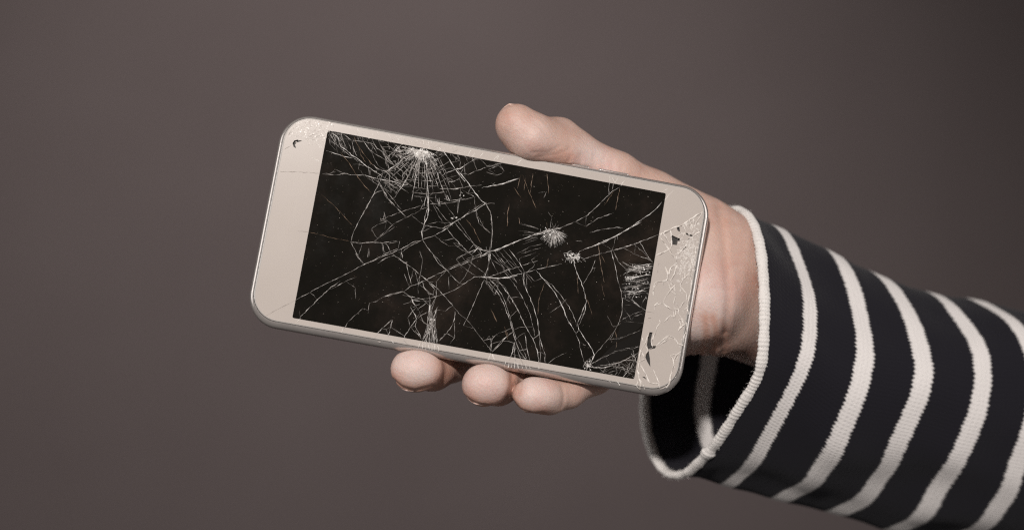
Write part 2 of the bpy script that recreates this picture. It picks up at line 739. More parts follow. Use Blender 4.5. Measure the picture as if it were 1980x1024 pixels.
    's': '''-464,-328 -452,-311
-447,-329 -435,-310
-417,-328 -413,-318
-400,-329 -391,-314
-364,-329 -355,-319
-340,-328 -325,-314
-489,-328 -483,-321
-300,-324 -293,-314
-338,-327 -325,-314
-364,-328 -354,-319
-197,-317 -191,-312
-252,-330 -246,-315
-271,-324 -275,-315
-235,-328 -227,-311
-101,-309 -95,-327
-87,-309 -80,-325
-63,-313 -55,-327
-8,-314 -3,-327
-163,-320 -145,-330
82,300 77,325
88,303 98,319
-146,311 -147,324
-137,305 -134,326
-127,305 -123,327
-117,306 -112,327
-108,304 -103,325
-99,303 -94,324
-89,306 -82,324
-235,317 -227,323
-279,328 -269,328
359,-328 363,-311
367,-325 380,-310
387,-326 380,-307
412,-325 401,-303
-18,-310 -6,-327
2,-311 16,-326
57,-309 71,-327
134,318 132,336
144,319 145,336
154,317 154,334
163,315 166,335
173,316 177,333
185,314 190,330
197,314 203,330
210,314 215,328
82,303 79,323
90,304 98,320
236,310 243,323
534,-304 553,-323
548,-282 571,-321
460,315 479,328
492,316 507,329
555,322 565,306
-603,-215 -554,-199
-572,-257 -565,-247
-543,317 -530,298
-395,320 -392,307''',
    't': '''-554,-305 -544,-299 -533,-296 -519,-288 -513,-273 -505,-261 -486,-254 -462,-239 -443,-232 -422,-219 -412,-213 -399,-210 -388,-204 -377,-202
-548,-240 -538,-239 -519,-236 -495,-233 -471,-232 -456,-232
-414,-185 -394,-183 -373,-182 -352,-182 -329,-182 -305,-180 -291,-177
-353,-258 -338,-274 -325,-292 -313,-308
-229,-265 -221,-230 -212,-192 -202,-154 -196,-124
-159,-241 -140,-252 -133,-257 -118,-262 -107,-274
-304,-257 -323,-235 -341,-218 -354,-202
-292,-166 -287,-181 -284,-194
-185,-313 -166,-293 -150,-275 -133,-257 -114,-239 -96,-224
-209,-153 -211,-137 -211,-121
-132,-261 -97,-232 -62,-199 -32,-172 -16,-165
-40,-213 -8,-227 25,-240 52,-255 65,-263
-17,-170 -42,-143 -68,-124 -93,-102 -110,-86 -126,-66 -143,-51
-208,-162 -197,-130 -193,-96 -200,-65 -203,-40 -196,-16
-255,36 -249,53
-46,-2 -19,-19 15,-18
-35,4 -16,-25 0,-18
-6,3 20,-16 47,-31 74,-46 100,-66
23,-17 23,13
-148,-158 -132,-154 -145,-171
-195,178 -182,195 -168,188
-187,191 -195,178 -170,178
-195,203 -176,224 -169,237
-138,168 -135,197 -131,230
6,68 30,66 64,62 92,55 122,42
25,35 20,65
329,-84 370,-111 410,-138 444,-167 486,-199
10,-18 38,-23 65,-43 105,-68 145,-92 190,-113 236,-134
24,63 64,63 101,49 137,33
294,-31 310,1 329,27 345,59 355,87 356,126
179,15 213,44 248,72 279,110 307,155 338,189
346,177 370,202 400,232 410,249 402,275
271,102 292,128
338,159 346,177
26,-11 26,18
417,-143 448,-169 477,-199 507,-227 528,-253 541,-276
469,43 502,30 529,15 547,2
506,26 498,52 529,71 550,79''',
}

# ---------------------------------------------------------------- phone
# local axes: x along the phone, y into the phone (0 = glass face), z across it
R_CAM = np.array([[0.98254, -0.17559, -0.0615], [0.17923, 0.98199, 0.05969], [0.04991, -0.06967, 0.99632]])
T_CAM = np.array([-9.5510343, -2.95522169, 450.0])
MAP = np.array([[1, 0, 0], [0, 0, 1], [0, -1, 0]], float)          # camera (right, down, away) -> scene
RW = MAP @ R_CAM @ MAP.T
TW = MAP @ (T_CAM - np.array([0, 0, 450.0]))
phone = root("smartphone", "champagne smartphone with a shattered black screen gripped by the bare hand", "phone")
phone.matrix_world = Matrix(np.block([[RW, (TW / 1000)[:, None]], [np.zeros((1, 3)), np.ones((1, 1))]]).tolist())
LW, LH, LT, LR = 141.08 / 2, 69.07 / 2, 7.1, 10.2


def L(u, v, w):
    """phone millimetres (right, down, into) -> local metres"""
    return (u / 1000, w / 1000, -v / 1000)


def rrect(u0, u1, v0, v1, r, n=12):
    pts = []
    for cu, cv, a0 in ((u1 - r, v1 - r, 0), (u0 + r, v1 - r, 90), (u0 + r, v0 + r, 180), (u1 - r, v0 + r, 270)):
        for i in range(n + 1):
            a = math.radians(a0 + 90 * i / n)
            pts.append((cu + r * math.cos(a), cv + r * math.sin(a)))
    return pts


G0, G1, H0, H1, GR = -LW + 1.55, LW - 1.95, -LH + 1.0, LH - 2.3, 8.6      # glass outline
S0, S1, V0, V1 = -55.6, 54.9, -30.55, 30.15                                # display opening


def loft(rings, mats, name, parent, close_end=True, mat_ids=None, bump=None):
    vs_, fs_ = [], []
    n = len(rings[0])
    for rg in rings:
        vs_ += [L(*q) for q in rg]
    ids = []
    for k in range(len(rings) - 1):
        for i in range(n):
            j = (i + 1) % n
            fs_.append((k * n + i, k * n + j, (k + 1) * n + j, (k + 1) * n + i))
            ids.append(mat_ids[k] if mat_ids else 0)
    if close_end:
        fs_.append(tuple(range((len(rings) - 1) * n, len(rings) * n)))
        ids.append(0)
    o = mesh_obj(name, vs_, fs_, mats, parent, smooth=True)
    o.data.polygons.foreach_set("material_index", ids)
    return o


def frame_ring(t, w):
    """t = 0 at the widest line of the rounded side, 1 at the glass edge"""
    u0, u1 = -LW + t * 1.5, LW - t * 1.9
    v0, v1 = -LH + t * 0.95, LH - t * 2.25
    return [(a, b, w) for a, b in rrect(u0, u1, v0, v1, LR + (GR - LR) * t, 14)]


rings = []
for i in range(9):
    a = math.radians(90 * i / 8)
    rings.append(frame_ring(1 - math.sin(a), 0.35 + 3.2 * (1 - math.cos(a))))
for i in range(1, 9):
    a = math.radians(90 * i / 8)
    rings.append(frame_ring(1.0 - math.cos(a), 3.55 + 3.5 * math.sin(a)))
frame = loft(rings, M_METAL, "metal_frame", phone)
# chassis floor right under the glass, seen through the chipped-out holes
fl = [(a, b) for a, b in rrect(G0 - 0.02, G1 + 0.02, H0 - 0.02, H1 + 0.02, GR, 10)]
mesh_obj("inner_board", [L(a, b, 0.86) for a, b in fl], [tuple(range(len(fl)))], M_CAV, phone)

rng = random.Random(7)
rn = np.random.default_rng(5)


def parse(key):
    res = []
    for ln in CRACKS[key].split('\n'):
        res.append([(int(t.split(',')[0]) / 10, int(t.split(',')[1]) / 10) for t in ln.split()])
    return res


holes = []
for h_ in parse('h'):
    hu, hv0 = sum(a for a, _ in h_) / len(h_), sum(c for _, c in h_) / len(h_)
    holes.append([(hu + (a - hu) * 1.2, hv0 + (c - hv0) * 1.2) for a, c in h_])
# ---- front glass: champagne bezel with a display opening and broken-out holes (real openings, 0.8 mm deep)
outer = rrect(G0 + 0.55, G1 - 0.55, H0 + 0.45, H1 - 0.45, GR - 0.5, 10)
opening = rrect(S0, S1, V0, V1, 0.5, 3)
loops = [outer, opening] + holes
vv, ee, base = [], [], 0
for lp in loops:
    n = len(lp)
    vv += [Vector(q) for q in lp]
    ee += [(base + i, base + (i + 1) % n) for i in range(n)]
    base += n
cv_, ce_, cf_, _, _, _ = delaunay_2d_cdt(vv, ee, [], 1, 1e-5)


def inside(q, poly):
    c = False
    n = len(poly)
    for i in range(n):
        (x1, y1), (x2, y2) = poly[i], poly[(i + 1) % n]
        if (y1 > q[1]) != (y2 > q[1]) and q[0] < (x2 - x1) * (q[1] - y1) / (y2 - y1) + x1:
            c = not c
    return c


gv = [L(q.x, q.y, 0.0) for q in cv_]
gf, gid = [], []
for f in cf_:
    cx = sum(cv_[i].x for i in f) / len(f)
    cy = sum(cv_[i].y for i in f) / len(f)
    if not any(inside((cx, cy), h) for h in loops[1:]):
        gf.append(tuple(f))
        gid.append(0)
for lp in loops[1:]:                                   # walls of the openings
    b = len(gv)
    n = len(lp)
    gv += [L(a, c, 0.0) for a, c in lp] + [L(a, c, 0.8) for a, c in lp]
    for i in range(n):
        gf.append((b + i, b + (i + 1) % n, b + n + (i + 1) % n, b + n + i))
        gid.append(1 if lp is not opening else 0)
b = len(gv)                                            # ground edge that rolls down to the frame
prof = [(0.0, 0.0), (0.30, 0.05), (0.47, 0.20), (0.55, 0.50)]
eds = [rrect(G0 + 0.55 - o_, G1 - 0.55 + o_, H0 + 0.45 - o_ * 0.82, H1 - 0.45 + o_ * 0.82, GR - 0.5 + o_ * 0.9, 10) for o_, _ in prof]
for lp, (_, w) in zip(eds, prof):
    gv += [L(a, c, w) for a, c in lp]
n = len(outer)
for k in range(len(prof) - 1):
    for i in range(n):
        j = (i + 1) % n
        gf.append((b + k * n + i, b + k * n + j, b + (k + 1) * n + j, b + (k + 1) * n + i))
        gid.append(1)
glass = mesh_obj("front_glass", gv, gf, [M_BEZEL, M_EDGE], phone)
glass.data.polygons.foreach_set("material_index", gid)

# ---- display
dp = rrect(S0 + 0.03, S1 - 0.03, V0 + 0.03, V1 - 0.03, 0.5, 3)
nd = len(dp)
display = mesh_obj("display", [L(a, c, 0.012) for a, c in dp] + [L(a, c, 0.7) for a, c in dp],
                   [tuple(range(nd))] + [(i, (i + 1) % nd, nd + (i + 1) % nd, nd + i) for i in range(nd)], M_DISP, phone)

# loosened shards that sit a hair proud and tilted
SHARDS = [
    [(45.6, 1.2), (50, -2), (54.6, -4.0), (54.7, 12.5), (51, 17), (46.0, 20.4), (47.3, 16), (47.8, 11), (47.2, 6)],
    [(46.2, 20.8), (51.2, 17.2), (54.6, 13.2), (54.7, 20.5), (50, 24.6), (44.5, 27.5), (41.0, 28.4), (43.2, 25)],
]
for k, sh in enumerate(SHARDS):
    n = len(sh)
    tu, tv = rng.uniform(-0.0012, 0.0012), rng.uniform(-0.0012, 0.0012)
    cu = sum(a for a, _ in sh) / n
    cv = sum(c for _, c in sh) / n
    top = [L(a, c, -0.030 + tu * (a - cu) + tv * (c - cv)) for a, c in sh]
    bot = [L(a, c, 0.012) for a, c in sh]
    mesh_obj("glass_shard", top + bot, [tuple(range(n))] + [(i, (i + 1) % n, n + (i + 1) % n, n + i) for i in range(n)],
             M_SHARD, display)


# ---- cracks: raised slivers of broken glass, tapering, of uneven width
def sliver(path, width, vs_, fs_, lift=0.0, jitter=0.065):
    pts = [np.array(path[0], float)]
    for a, c in zip(path[:-1], path[1:]):
        a, c = np.array(a, float), np.array(c, float)
        ln = np.linalg.norm(c - a)
        k = max(1, int(ln / 0.7))
        for i in range(1, k + 1):
            q = a + (c - a) * i / k
            if i < k:
                q = q + rn.normal(0, jitter, 2)
            pts.append(q)
    m = len(pts)
    pts = np.array(pts)
    tg = np.gradient(pts, axis=0) if m > 2 else np.repeat((pts[1] - pts[0])[None], 2, 0)
    tg /= np.linalg.norm(tg, axis=1)[:, None] + 1e-9
    nr = np.stack([-tg[:, 1], tg[:, 0]], 1)
    b = len(vs_)
    ph = rn.uniform(0, 6)
    for i in range(m):
        w = width * (0.62 + 0.38 * math.sin(ph + i * 1.3) + rn.uniform(-0.15, 0.35))
        w *= 0.35 + 0.65 * min(1, i / 1.5, (m - 1 - i) / 1.5) if m > 3 else 0.8
        w = max(w, 0.035)
        l_, r_ = pts[i] + nr[i] * w / 2, pts[i] - nr[i] * w / 2
        t_ = pts[i] + nr[i] * w * rn.uniform(-0.2, 0.2)
        vs_ += [L(l_[0], l_[1], 0.006), L(t_[0], t_[1], -0.022 - 0.30 * w - lift), L(r_[0], r_[1], 0.006)]
    for i in range(m - 1):
        a = b + 3 * i
        fs_ += [(a, a + 1, a + 4, a + 3), (a + 1, a + 2, a + 5, a + 4)]


WID = {'t': 0.215, 'm': 0.165, 'b': 0.135, 'n': 0.145, 'e': 0.40, 's': 0.24, 'd': 0.13}
for key in 'tmbed':
    for path in parse(key):
        vs_, fs_ = [], []
        sliver(path, WID[key] * rng.uniform(0.8, 1.2), vs_, fs_)
        if key in 'tm':                                # splinters branching off
            for _ in range(1 if key == 't' else 0):
                i = rng.randrange(len(path))
                a = np.array(path[i]) + rn.normal(0, 0.2, 2)
                sliver([tuple(a), tuple(a + rn.normal(0, 0.8, 2))], 0.09, vs_, fs_)
        o = mesh_obj("crack", vs_, fs_, M_CK[key], glass)
        if key == 'e':                                 # painted shade: a dark offset line that embosses the crack
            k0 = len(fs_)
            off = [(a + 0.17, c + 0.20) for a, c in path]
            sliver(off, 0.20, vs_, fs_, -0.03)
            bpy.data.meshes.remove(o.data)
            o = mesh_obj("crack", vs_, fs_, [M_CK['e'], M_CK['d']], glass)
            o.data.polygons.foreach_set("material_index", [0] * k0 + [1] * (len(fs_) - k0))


def stuff(name, vs_, fs_, mat, parent):
    o = mesh_obj(name, vs_, fs_, mat, parent)
    o["kind"] = "stuff"
    return o


for key, nm in (('n', "hairline_cracks"), ('s', "edge_cracks")):
    vs_, fs_ = [], []
    for path in parse(key):
        sliver(path, WID[key] * rng.uniform(0.75, 1.25), vs_, fs_)
    stuff(nm, vs_, fs_, M_CK[key], glass)


def ray(c, ang, r0, r1, bend=0.0):
    a = math.radians(ang)
    out = []
    for i in range(4):
        r = r0 + (r1 - r0) * i / 3
        b = a + bend * i / 3
        out.append((c[0] + r * math.cos(b), c[1] + r * math.sin(b)))
    return out


# links: breaks that run from one crack to the next and close the pane into shards
NODES = []
for key in 'tmn':
    for k, path in enumerate(parse(key)):
        for a, c in path:
            if S0 < a < S1 and V0 < c < V1:
                NODES.append((a, c, (key, k)))
NA = np.array([(a, c) for a, c, _ in NODES])
vs_, fs_ = [], []
vt_, ft_ = [], []
made = 0
while made < 330:
    i = rng.randrange(len(NODES))
    a, c, pid = NODES[i]
    dens = 1.0 if (a < -5 and c < 2) or (-16 < a < 14 and -8 < c < 12) or c > 16 else 0.45
    if rng.random() > dens:
        continue
    dd = np.hypot(NA[:, 0] - a, NA[:, 1] - c)
    cand = [j for j in np.nonzero((dd > 1.0) & (dd < 6.5))[0] if NODES[j][2] != pid]
    if not cand:
        continue
    j = min(rng.sample(cand, min(3, len(cand))), key=lambda q: dd[q])
    m_ = ((a + NA[j, 0]) / 2 + rng.gauss(0, 0.05) * dd[j], (c + NA[j, 1]) / 2 + rng.gauss(0, 0.05) * dd[j])
    sliver([(a, c), m_, tuple(NA[j])], rng.uniform(0.10, 0.16), *((vt_, ft_) if made % 4 == 0 else (vs_, fs_)))
    made += 1
stuff("linking_cracks", vs_, fs_, M_CK['n'], glass)
stuff("linking_cracks", vt_, ft_, M_CK['m'], glass)

# fine splinters round the points of impact
vs_, fs_ = [], []
vb, fb = [], []
vw, fw = [], []
WC = (-25.2, -29.9)
VTOP = -30.4


def clampv(p):
    return [(min(max(a, S0 + 0.2), S1 - 0.1), min(max(c, VTOP), V1 - 0.1)) for a, c in p]


for i in range(260):                                   # powdered heart of the big web at the long edge
    ang = rng.uniform(4, 176)
    cx = WC[0] + rng.gauss(0, 1.5)
    r0 = abs(rng.gauss(0.0, 1.0))
    p = ray((cx, -29.9), ang, r0, r0 + rng.uniform(0.6, 2.6), rng.uniform(-0.1, 0.1))
    sliver(clampv(p), rng.uniform(0.10, 0.20), vs_, fs_)
angs = sorted([rng.uniform(38, 142) for _ in range(22)] + [rng.uniform(142, 178) for _ in range(12)] + [rng.uniform(8, 38) for _ in range(5)])
RR = (3.2, 4.1, 5.0, 5.9, 6.9, 8.0, 9.2, 10.5, 12.0)
for k, ang in enumerate(angs):                         # radial breaks
    r1 = rng.uniform(7.5, 13.0) if 45 < ang < 135 else rng.uniform(4.5, 9.5)
    p = ray(WC, ang, 1.2, r1, rng.uniform(-0.05, 0.05))
    sliver(clampv(p), rng.uniform(0.12, 0.17), vw, fw)
for r in RR:                                           # ring breaks that step from one radial to the next
    jr = [r + rng.uniform(-0.35, 0.35) for _ in angs]
    for k in range(len(angs) - 1):
        if rng.random() < (0.80 if r < 8 else 0.5) and angs[k + 1] - angs[k] < 14:
            q = []
            for a_, rr in ((angs[k], jr[k]), (angs[k + 1], jr[k + 1] if rng.random() < 0.7 else jr[k])):
                a_ = math.radians(a_)
                q.append((WC[0] + rr * math.cos(a_), WC[1] + rr * math.sin(a_)))
            sliver(clampv(q), rng.uniform(0.12, 0.17), vw, fw)
for i in range(30):                                    # short tooth-like breaks along the long edge
    u = rng.uniform(-48, -4)
    sliver([(u, VTOP), (u + rng.uniform(-0.6, 1.6), VTOP + rng.uniform(0.5, 2.2))], 0.12, vb, fb)
C2 = (21.2, -12.6)
for i in range(58):                                    # second impact, a shell that opens downwards
    ang = 12 + 150 * (i + rng.random()) / 58
    r1 = 5.9 - 1.6 * abs(ang - 85) / 85 + rng.uniform(-0.8, 0.5)
    p = ray(C2, ang, rng.uniform(0.2, 1.8), r1, rng.uniform(-0.06, 0.06))
    sliver(p, rng.uniform(0.09, 0.15), *((vs_, fs_) if i % 5 < 3 else (vb, fb)))
for i in range(60):
    ang = rng.uniform(5, 170)
    r0 = rng.uniform(0.3, 4.8)
    a0 = math.radians(ang)
    a1 = a0 + rng.uniform(0.08, 0.2)
    sliver([(C2[0] + r0 * math.cos(a0), C2[1] + r0 * math.sin(a0)), (C2[0] + r0 * math.cos(a1), C2[1] + r0 * math.sin(a1))], 0.11, vs_, fs_)
for i in range(7):                                     # spurs above it
    p = ray(C2, rng.uniform(180, 360), rng.uniform(0.0, 0.5), rng.uniform(0.9, 2.6))
    sliver(p, 0.10, vb, fb)
for i in range(14):
    p = ray((21.2, -11.0), rng.uniform(150, 192), rng.uniform(4, 6), rng.uniform(7, 12))
    sliver(p, 0.09, vb, fb)
for i in range(70):                                    # third impact: a small bright bow-tie
    a = (28.7 + rng.gauss(0, 1.5), -4.9 + rng.gauss(0, 0.55))
    an = rng.choice((-28, -28, 20, 60, 110)) + rng.uniform(-22, 22)
    l_ = rng.uniform(0.5, 1.7)
    sliver([a, (a[0] + l_ * math.cos(math.radians(an)), a[1] + l_ * math.sin(math.radians(an)))], rng.uniform(0.10, 0.18), vs_, fs_)
for i in range(34):                                    # strands running to the short edge
    t = rng.random()
    u = 54.7 - (rng.uniform(0, 0.6) if i % 2 else rng.uniform(0, 5))
    v = -7.2 + 10.4 * t
    sl_ = rng.uniform(0.25, 0.55) * (1.1 - 0.6 * t)
    p = [(u, v)]
    for q in range(rng.randint(3, 7)):
        u -= rng.uniform(0.8, 1.7)
        v += sl_ * rng.uniform(0.2, 1.9) + rng.uniform(-.25, .15)
        if u < 45.8:
            break
        p.append((u, v))
    if len(p) > 1:
        sliver(p, rng.uniform(0.11, 0.27), *((vs_, fs_) if i % 3 else (vb, fb)))
for i in range(60):                                    # their cross breaks
    u = rng.uniform(46.5, 54.4)
    v = rng.uniform(-6.5, 3.5) + (54.7 - u) * 0.25
    an = rng.choice((60, 100, 150, -25)) + rng.uniform(-25, 25)
    l_ = rng.uniform(0.4, 1.6)
    sliver(clampv([(u, v), (u + l_ * math.cos(math.radians(an)), v + l_ * math.sin(math.radians(an)))]), 0.13, *((vs_, fs_) if i % 2 else (vb, fb)))
for i in range(46):                                    # tangle in the corner of the display
    a = (rng.uniform(44, 54.4), rng.uniform(22.0, 29.7))
    if a[1] < 30 - (a[0] - 42) * 0.62:
        continue
    an = rng.choice((-35, -30, 15, 60, 110)) + rng.uniform(-12, 12)
    l_ = rng.uniform(1.5, 5.0)
    b = (a[0] + l_ * math.cos(math.radians(an)), a[1] + l_ * math.sin(math.radians(an)))
    sliver(clampv([a, b]), rng.uniform(0.09, 0.15), vb, fb)
for i in range(34):                                    # small impact at the lower edge
    p = ray((40.0, 28.8), rng.uniform(180, 365), rng.uniform(0, 0.5), rng.uniform(0.7, 2.4))
    sliver(clampv(p), rng.uniform(0.09, 0.15), *((vs_, fs_) if i % 2 else (vb, fb)))
for i in range(15):                                    # broom of breaks standing on the lower edge
    u = -11.6 + 5.0 * ((i + rng.random()) / 15 - 0.5)
    p = [(u, V1 - 0.1), (-11.6 + (u + 11.6) * 0.62 + rng.uniform(-.2, .2), V1 - 4.0), (-11.3 + (u + 11.6) * 0.22 + rng.uniform(-.2, .2), V1 - 7.5),
         (-11.0 + (u + 11.6) * 0.05, V1 - rng.uniform(9, 12.5))]
    sliver(p[:rng.choice((2, 3, 4, 4))], rng.uniform(0.10, 0.16), *((vs_, fs_) if i % 2 == 0 else (vb, fb)))
for i in range(26):                                    # corner beside the web
    a = (rng.uniform(-55.3, -47), rng.uniform(-30.3, -26))
    b = (a[0] + rng.uniform(0.3, 2.4), a[1] + rng.uniform(0.2, 2.2))
    sliver(clampv([a, b]), rng.uniform(0.09, 0.14), vb, fb)
stuff("impact_splinters", vs_, fs_, M_CK['t'], glass)
stuff("web_cracks", vw, fw, M_CK['m'], glass)
stuff("fine_splinters", vb, fb, M_CK['n'], glass)


# crushed glass crumbs
def crumbs(name, spots, mat, parent):
    vs_, fs_ = [], []
    for (u, v, s, h) in spots:
        b = len(vs_)
        k = rng.randint(3, 5)
        a0 = rng.uniform(0, 6)
        ring = []
        for i in range(k):
            a = a0 + 6.283 * i / k + rng.uniform(-0.4, 0.4)
            r = s * rng.uniform(0.5, 1.0)
            ring.append((u + r * math.cos(a), v + r * math.sin(a)))
        vs_ += [L(a, c, 0.004) for a, c in ring]
        vs_.append(L(u + rng.uniform(-.4, .4) * s, v + rng.uniform(-.4, .4) * s, -h))
        for i in range(k):
            fs_.append((b + i, b + (i + 1) % k, b + k))
    return stuff(name, vs_, fs_, mat, parent)


sp = []
while len(sp) < 300:                                   # crushed corner
    u, v = rng.uniform(-69, -54), rng.uniform(-33.5, -24.5)
    if inside((u, v), outer) and v < -27.2 + 0.16 * (u + 69) + rng.gauss(0, 1.0) and not inside((u, v), opening):
        sp.append((u, v, rng.uniform(0.15, 0.6), rng.uniform(0.01, 0.07)))
crumbs("crushed_glass", sp[:190], M_CK['c'], glass)
crumbs("crushed_glass", [(a, c, s_ * 0.7, h_) for a, c, s_, h_ in sp[190:]], M_CK['s'], glass)
sp = []
while len(sp) < 330:                                   # crushed patch at the other end
    u, v = rng.gauss(65.4, 1.9), rng.gauss(-12.2, 4.6)
    if inside((u, v), outer) and u > 60.5 and not any(inside((u, v), h) for h in holes):
        sp.append((u, v, rng.uniform(0.2, 0.75), rng.uniform(0.02, 0.12)))
crumbs("crushed_glass", sp, M_CK['c'], glass)
sp = []
for i in range(120):                                   # along the long edge over the web
    u = rng.gauss(-24, 7)
    v = rng.uniform(-33, -30.5)
    if inside((u, v), outer):
        sp.append((u, v, rng.uniform(0.12, 0.4), rng.uniform(0.02, 0.10)))
for i in range(60):
    v = rng.uniform(-20, 28)
    sp.append((68.0 - 0.2 * rng.random() - rng.random() * 1.2, v, rng.uniform(0.12, 0.35), rng.uniform(0.02, 0.1)))
crumbs("crushed_glass", sp, M_CK['c'], glass)
sp = [(rng.uniform(S0 + .5, S1 - .5), rng.uniform(V0 + .5, V1 - .5), rng.choice((0.05, 0.06, 0.07, 0.08, 0.10, 0.14)), 0.04) for _ in range(900)]
sp = []
for i in range(260):                                   # crushed hearts of the impacts
    k = i % 8 if i % 8 < 7 else 5
    if k < 3:
        u, v = WC[0] + rng.gauss(0, 2.0), -30.2 + abs(rng.gauss(0, 1.2))
    elif k == 3:
        u, v = 28.7 + rng.gauss(0, 1.2), -4.9 + rng.gauss(0, 0.6)
    elif k == 4:
        u, v = C2[0] + rng.gauss(0, 1.8), C2[1] + abs(rng.gauss(0.5, 2.2))
    elif k == 5:
        u, v = rng.uniform(46.5, 54.5), rng.uniform(-6.5, 4.5)
    else:
        u, v = rng.choice(((40.0, 28.6), (-11.5, 25.0), (-10.8, -10.5), (-9.8, -17.0)))
        u, v = u + rng.gauss(0, 0.7), v + rng.gauss(0, 1.1)
    if S0 < u < S1 and V0 < v < V1:
        sp.append((u, v, rng.uniform(0.12, 0.36), rng.uniform(0.03, 0.14)))
crumbs("crushed_glass", sp, M_CK['t'], glass)
sp = [(rng.uniform(S0 + .5, S1 - .5), rng.uniform(V0 + .5, V1 - .5), rng.choice((0.05, 0.06, 0.07, 0.08, 0.10, 0.14)), 0.04) for _ in range(900)]
crumbs("dust", sp, M_DUST, display)

vs_, fs_ = [], []
for i in range(90):                                    # hair-fine breaks through both crushed patches
    if i % 2:
        a = (rng.uniform(-68, -56), rng.uniform(-33, -27))
        an = rng.choice((-12, -8, 5, 75, 95)) + rng.uniform(-15, 15)
    else:
        a = (rng.gauss(65.2, 1.7), rng.gauss(-12, 4.5))
        an = rng.choice((30, 75, 100, 150)) + rng.uniform(-20, 20)
    l_ = rng.uniform(0.8, 3.0)
    b = (a[0] + l_ * math.cos(math.radians(an)), a[1] + l_ * math.sin(math.radians(an)))
    if inside(a, outer) and inside(b, outer) and not inside(b, opening) and not any(inside(a, h) or inside(b, h) for h in holes):
        sliver([a, b], rng.uniform(0.10, 0.2), vs_, fs_)
stuff("edge_cracks", vs_, fs_, M_CK['s'], glass)
EN = [(q, k) for k, path in enumerate(parse('e')) for q in path]
vs_, fs_ = [], []
vd_, fd_ = [], []
for _ in range(70):                                    # close the relief cracks into plates
    (a, c), k = EN[rng.randrange(len(EN))]
    near = sorted((math.hypot(q[0] - a, q[1] - c), q) for q, k2 in EN if k2 != k)
    near = [q for d_, q in near if 0.6 < d_ < 3.4]
    if near:
        q = near[rng.randrange(min(2, len(near)))]
        m_ = ((a + q[0]) / 2 + rng.gauss(0, 0.15), (c + q[1]) / 2 + rng.gauss(0, 0.15))
        if not any(inside(m_, h) for h in holes):
            sliver([(a, c), m_, q], rng.uniform(0.2, 0.34), vs_, fs_)
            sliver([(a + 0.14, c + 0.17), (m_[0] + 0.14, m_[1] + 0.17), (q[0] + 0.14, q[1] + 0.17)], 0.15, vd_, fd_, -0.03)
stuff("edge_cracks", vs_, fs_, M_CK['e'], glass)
stuff("edge_cracks", vd_, fd_, M_CK['d'], glass)  # not breaks: shade drawn as dark lines beside the relief links

# ---- earpiece slit and side button
sl = []
for i in range(24):
    a = 6.2832 * i / 24
    sl.append((-62.3 + 0.35 * math.cos(a), 5.2 * (1 if math.sin(a) > 0 else -1) + 0.35 * math.sin(a) - 1.0))
mt = Mat("speaker_mesh").set(Base_Color=(0.375, 0.325, 0.29, 1), Roughness=0.5)
n = len(sl)
mesh_obj("earpiece", [L(a, c, -0.012) for a, c in sl] + [L(a, c, 0.1) for a, c in sl],
         [tuple(range(n))] + [(i, (i + 1) % n, n + (i + 1) % n, n + i) for i in range(n)], mt.m, glass)


def side_button(u0, u1):
    rg = []
    for h, k in ((0.0, 0.0), (0.35, 0.0), (0.5, 0.18)):
        rg.append([(a, -LH + 0.15 - h, c) for a, c in rrect(u0 + k, u1 - k, 2.3 + k, 4.7 - k, 1.0 - k, 5)])
    loft(rg, M_METAL, "side_button", phone)


side_button(19.0, 29.5)
side_button(32.0, 42.5)

# ---------------------------------------------------------------- hand (one continuous skin, grown from a distance field)
person = root("person", "right hand in a navy sleeve with white stripes, holding the phone", "person", P(1440, 560, 33) / 1000)


def to_parent(o, par):
    o.parent = par
    o.matrix_parent_inverse = Matrix.Translation(par.location).inverted()


VOX = 0.5
lo = np.array([-52.0, -14.0, -62.0])
hi = np.array([122.0, 78.0, 62.0])
shape = np.ceil((hi - lo) / VOX).astype(int)
AX = [lo[i] + VOX * np.arange(shape[i]) for i in range(3)]
FIELD = np.full(shape, 30.0, np.float32)


def box_of(pts, r):
    a = np.maximum(((np.min(pts, 0) - r - lo) / VOX).astype(int), 0)
    b = np.minimum(((np.max(pts, 0) + r - lo) / VOX).astype(int) + 1, shape)
    return tuple(slice(a[i], b[i]) for i in range(3))


def grid(sl):
    return [g.astype(np.float32) for g in np.meshgrid(AX[0][sl[0]], AX[1][sl[1]], AX[2][sl[2]], indexing='ij', sparse=True)]


def round_cone(X, a, b, ra, rb):
    """exact enough: capsule whose radius runs from ra to rb"""
    d = b - a
    l2 = float(d @ d) + 1e-9
    px, py, pz = X[0] - a[0], X[1] - a[1], X[2] - a[2]
    t = np.clip((px * d[0] + py * d[1] + pz * d[2]) / l2, 0, 1)
    return np.sqrt((px - t * d[0]) ** 2 + (py - t * d[1]) ** 2 + (pz - t * d[2]) ** 2) - (ra + (rb - ra) * t)


def ellipsoid(X, c, rad, M=None):
    q = [X[0] - c[0], X[1] - c[1], X[2] - c[2]]
    if M is not None:
        q = [M[i][0] * q[0] + M[i][1] * q[1] + M[i][2] * q[2] for i in range(3)]
    k0 = np.sqrt(sum((q[i] / rad[i]) ** 2 for i in range(3)))
    k1 = np.sqrt(sum((q[i] / rad[i] ** 2) ** 2 for i in range(3))) + 1e-6
    return k0 * (k0 - 1) / k1


def smin(a, b, k):
    h = np.maximum(k - np.abs(a - b), 0) / k
    return np.minimum(a, b) - h * h * k * 0.25


def add(field, sl, d, k):
    field[sl] = smin(field[sl], d, k)


